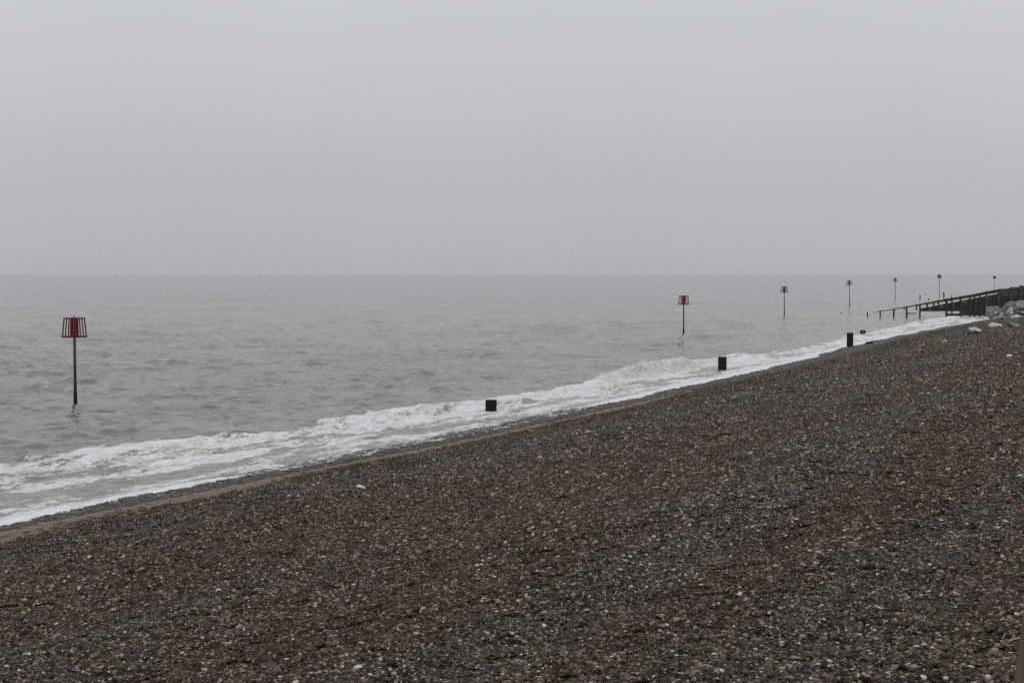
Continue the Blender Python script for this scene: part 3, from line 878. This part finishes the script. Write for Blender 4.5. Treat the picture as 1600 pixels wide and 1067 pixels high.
rock(1541, 1567, 480, 497, "large grey wedge of rock against the groyne where the foam ends", False, 171, 1)
rock(1566, 1595, 471, 487, "big grey boulder topping the pile in front of the groyne wall", False, 173, 2)
rock(1592, 1616, 470, 487, "boulder cut by the right photo edge, at the top of the pile", False, 171, 3)
rock(1571, 1587, 483, 492, "small pale boulder in the middle of the rock pile", True, 164, 4)
rock(1584, 1606, 485, 495, "flat grey boulder under the top boulders at the right photo edge", False, 161, 5)
rock(1556, 1580, 493, 502, "low flat slab at the seaward foot of the rock pile", False, 153, 6)
rock(1584, 1606, 493, 503, "pale rounded boulder low in the pile at the right photo edge", True, 150, 7)
rock(1569, 1582, 496, 507, "narrow leaning stone between slab and the lower boulders", False, 147, 8)
rock(1543, 1571, 505, 512, "flat pale slab lying on shingle left below the rock pile", True, None, 9)
rock(1576, 1598, 504, 511, "flat grey slab lying on shingle right below the rock pile", False, None, 10)
rock(1511, 1541, 512, 523, "pale pointed rock lying alone on the shingle before the pile", True, None, 11)
rock(1473, 1484, 530, 535, "small white stone, right one of the pair on the far shingle", True, None, 12)
rock(1466, 1474, 530.5, 535, "small grey stone, left one of the pair on the far shingle", False, None, 13)

rock(1562, 1569, 489, 494, "small stone wedged between grey wedge rock and the pale boulder", True, 165, 14)
rock(1578, 1585, 490.5, 496, "small dark stone under the pale middle boulder", False, 158, 15)
rock(1592, 1599, 500, 506, "small pale stone low at the right photo edge of the pile", True, 147, 16)
rock(1550, 1557, 497.5, 501, "small wet stone at the foam edge left of the low flat slab", False, 155, 17)

# ------------------------------------------------------------------ small things on the shingle
def driftwood(x0, y0, x1, y1, mat, label, thick):
    p0, p1 = hit_beach(x0, y0), hit_beach(x1, y1)
    th_ = thick
    mid_ = (Vector(p0) + Vector(p1)) / 2
    bm = bmesh.new(); rings = []
    for k in range(5):
        c_ = Vector(p0).lerp(Vector(p1), k / 4) - mid_ + Vector((0, random.uniform(-.2, .2) * th_, th_ * .45 + random.uniform(-.1, .2) * th_))
        rr_ = th_ / 2 * (0.6 if k in (0, 4) else random.uniform(.85, 1.1))
        rings.append([bm.verts.new(c_ + Vector((0, rr_ * math.cos(a_ * 1.047), rr_ * math.sin(a_ * 1.047)))) for a_ in range(6)])
    for r0_, r1_ in zip(rings[:-1], rings[1:]):
        for a_ in range(6): bm.faces.new((r0_[a_], r0_[(a_ + 1) % 6], r1_[(a_ + 1) % 6], r1_[a_]))
    bm.faces.new(rings[0][::-1]); bm.faces.new(rings[-1])
    o = obj("driftwood", bm, mat, None, tuple(mid_)); tag(o, label, "driftwood", "bits of driftwood on the shingle")
driftwood(1384, 604, 1388, 611, M_timber_dark, "short black driftwood stick on the shingle below the low block", 0.09)
driftwood(1134, 629, 1147, 627, M_timber_dark, "thin dark driftwood piece on the brown shingle below the upright pile", 0.06)
driftwood(1580, 532.5, 1587, 531, M_timber_dark, "small black driftwood lump on far shingle at the right photo edge", 0.16)
driftwood(1539, 546, 1550, 548, M_twig, "pale driftwood piece on the far shingle below the rocks", 0.10)
def white_bit(x, y, r, seed, label):
    p = hit_beach(x, y)
    bm = bmesh.new(); pebble_bm(bm, Vector((0, 0, 0)), r, seed, 2, 0.5)
    for f in bm.faces: f.smooth = True
    o = obj("white_stone", bm, M_white, None, (p[0], p[1], p[2] + r * .45)); tag(o, label, "stone", "white stones on the shingle")
white_bit(1577.5, 558.5, 0.10, 78, "small white stone on the shingle near the right photo edge")
white_bit(1513, 555, 0.07, 79, "small white stone on the shingle below the lone pointed rock")

p = hit_beach(565, 765)
bm = bmesh.new(); pebble_bm(bm, Vector((0, 0, 0)), 0.085, 77, 3, 0.5)
for f in bm.faces: f.smooth = True
o = obj("white_stone", bm, M_white, None, (p[0], p[1], p[2] + 0.04))
tag(o, "single bright white stone on dark shingle below the sand strip", "stone")

p = hit_beach(1573, 784)
bm = beam_bm((-0.03, 0, 0), (0.025, 0.01, 0.025), 0.04, 0.015, 0.004, 0.01)
o = obj("plastic_scrap", bm, M_redbit, None, (p[0], p[1], p[2] + 0.02))
tag(o, "tiny bright red scrap on the shingle near the right photo edge", "litter")

a = hit_beach(1572, 1011); b = hit_beach(1606, 1000)
bm = bmesh.new()
pts = [Vector(a), Vector(a).lerp(Vector(b), 0.35) + Vector((0, 0, .012)), Vector(a).lerp(Vector(b), 0.7) + Vector((0, 0.01, 0.0)), Vector(b)]
rings = []
for i, q in enumerate(pts):
    r = [0.003, 0.006, 0.007, 0.007][i]
    rings.append([bm.verts.new(q - Vector(a) + Vector((0, r * math.cos(k * 1.047), r * math.sin(k * 1.047)))) for k in range(6)])
for r0, r1 in zip(rings[:-1], rings[1:]):
    for k in range(6):
        f = bm.faces.new((r0[k], r0[(k + 1) % 6], r1[(k + 1) % 6], r1[k])); f.smooth = True
bm.faces.new(rings[0][::-1]); bm.faces.new(rings[-1])
o = obj("twig", bm, M_twig, None, (a[0], a[1], a[2] + 0.028))
tag(o, "thin bleached twig on pebbles at the lower right edge", "twig")

# a weathered post leaning at the very corner
top = Vector(at_y(1612, 985, 6.0)); low = Vector(at_y(1600.5, 1067, 6.0))
zg = float(beach_z(np.array([low.x]), np.array([6.0]))[0])
dirv = (low - top).normalized()
foot = low + dirv * ((low.z - zg + 0.3) / -dirv.z)
fence = empty("leaning_post", tuple(foot))
tag(fence, "weathered brown timber post leaning in at the lower right corner", "post")
obj("post_shaft", beam_bm((0, 0, 0), tuple(top - foot + (top - low) * 1.2), 0.07, 0.065, 0.006), M_post, fence)

# ------------------------------------------------------------------ sea haze
bm = bmesh.new()
bmesh.ops.create_cube(bm, size=1.0)
R_ = 13500
for v in bm.verts:
    v.co = Vector((v.co.x * 2 * R_ * 12, -200 + (v.co.y + .5) * R_, -3.6 + (v.co.z + .5) * 12.0))
hm_, hn, hl, hp = new_mat("sea_haze")
hn.remove(hp)
pv = hn.new("ShaderNodeVolumePrincipled")
pv.inputs['Color'].default_value = (0.73, 0.755, 0.79, 1)
pv.inputs['Density'].default_value = 0.00011
pv.inputs['Anisotropy'].default_value = 0.2
hl.new(pv.outputs[0], hn["Material Output"].inputs['Volume'])
haze = obj("haze", bm, hm_)
tag(haze, "pale sea haze fading the horizon", "haze", kind="stuff")
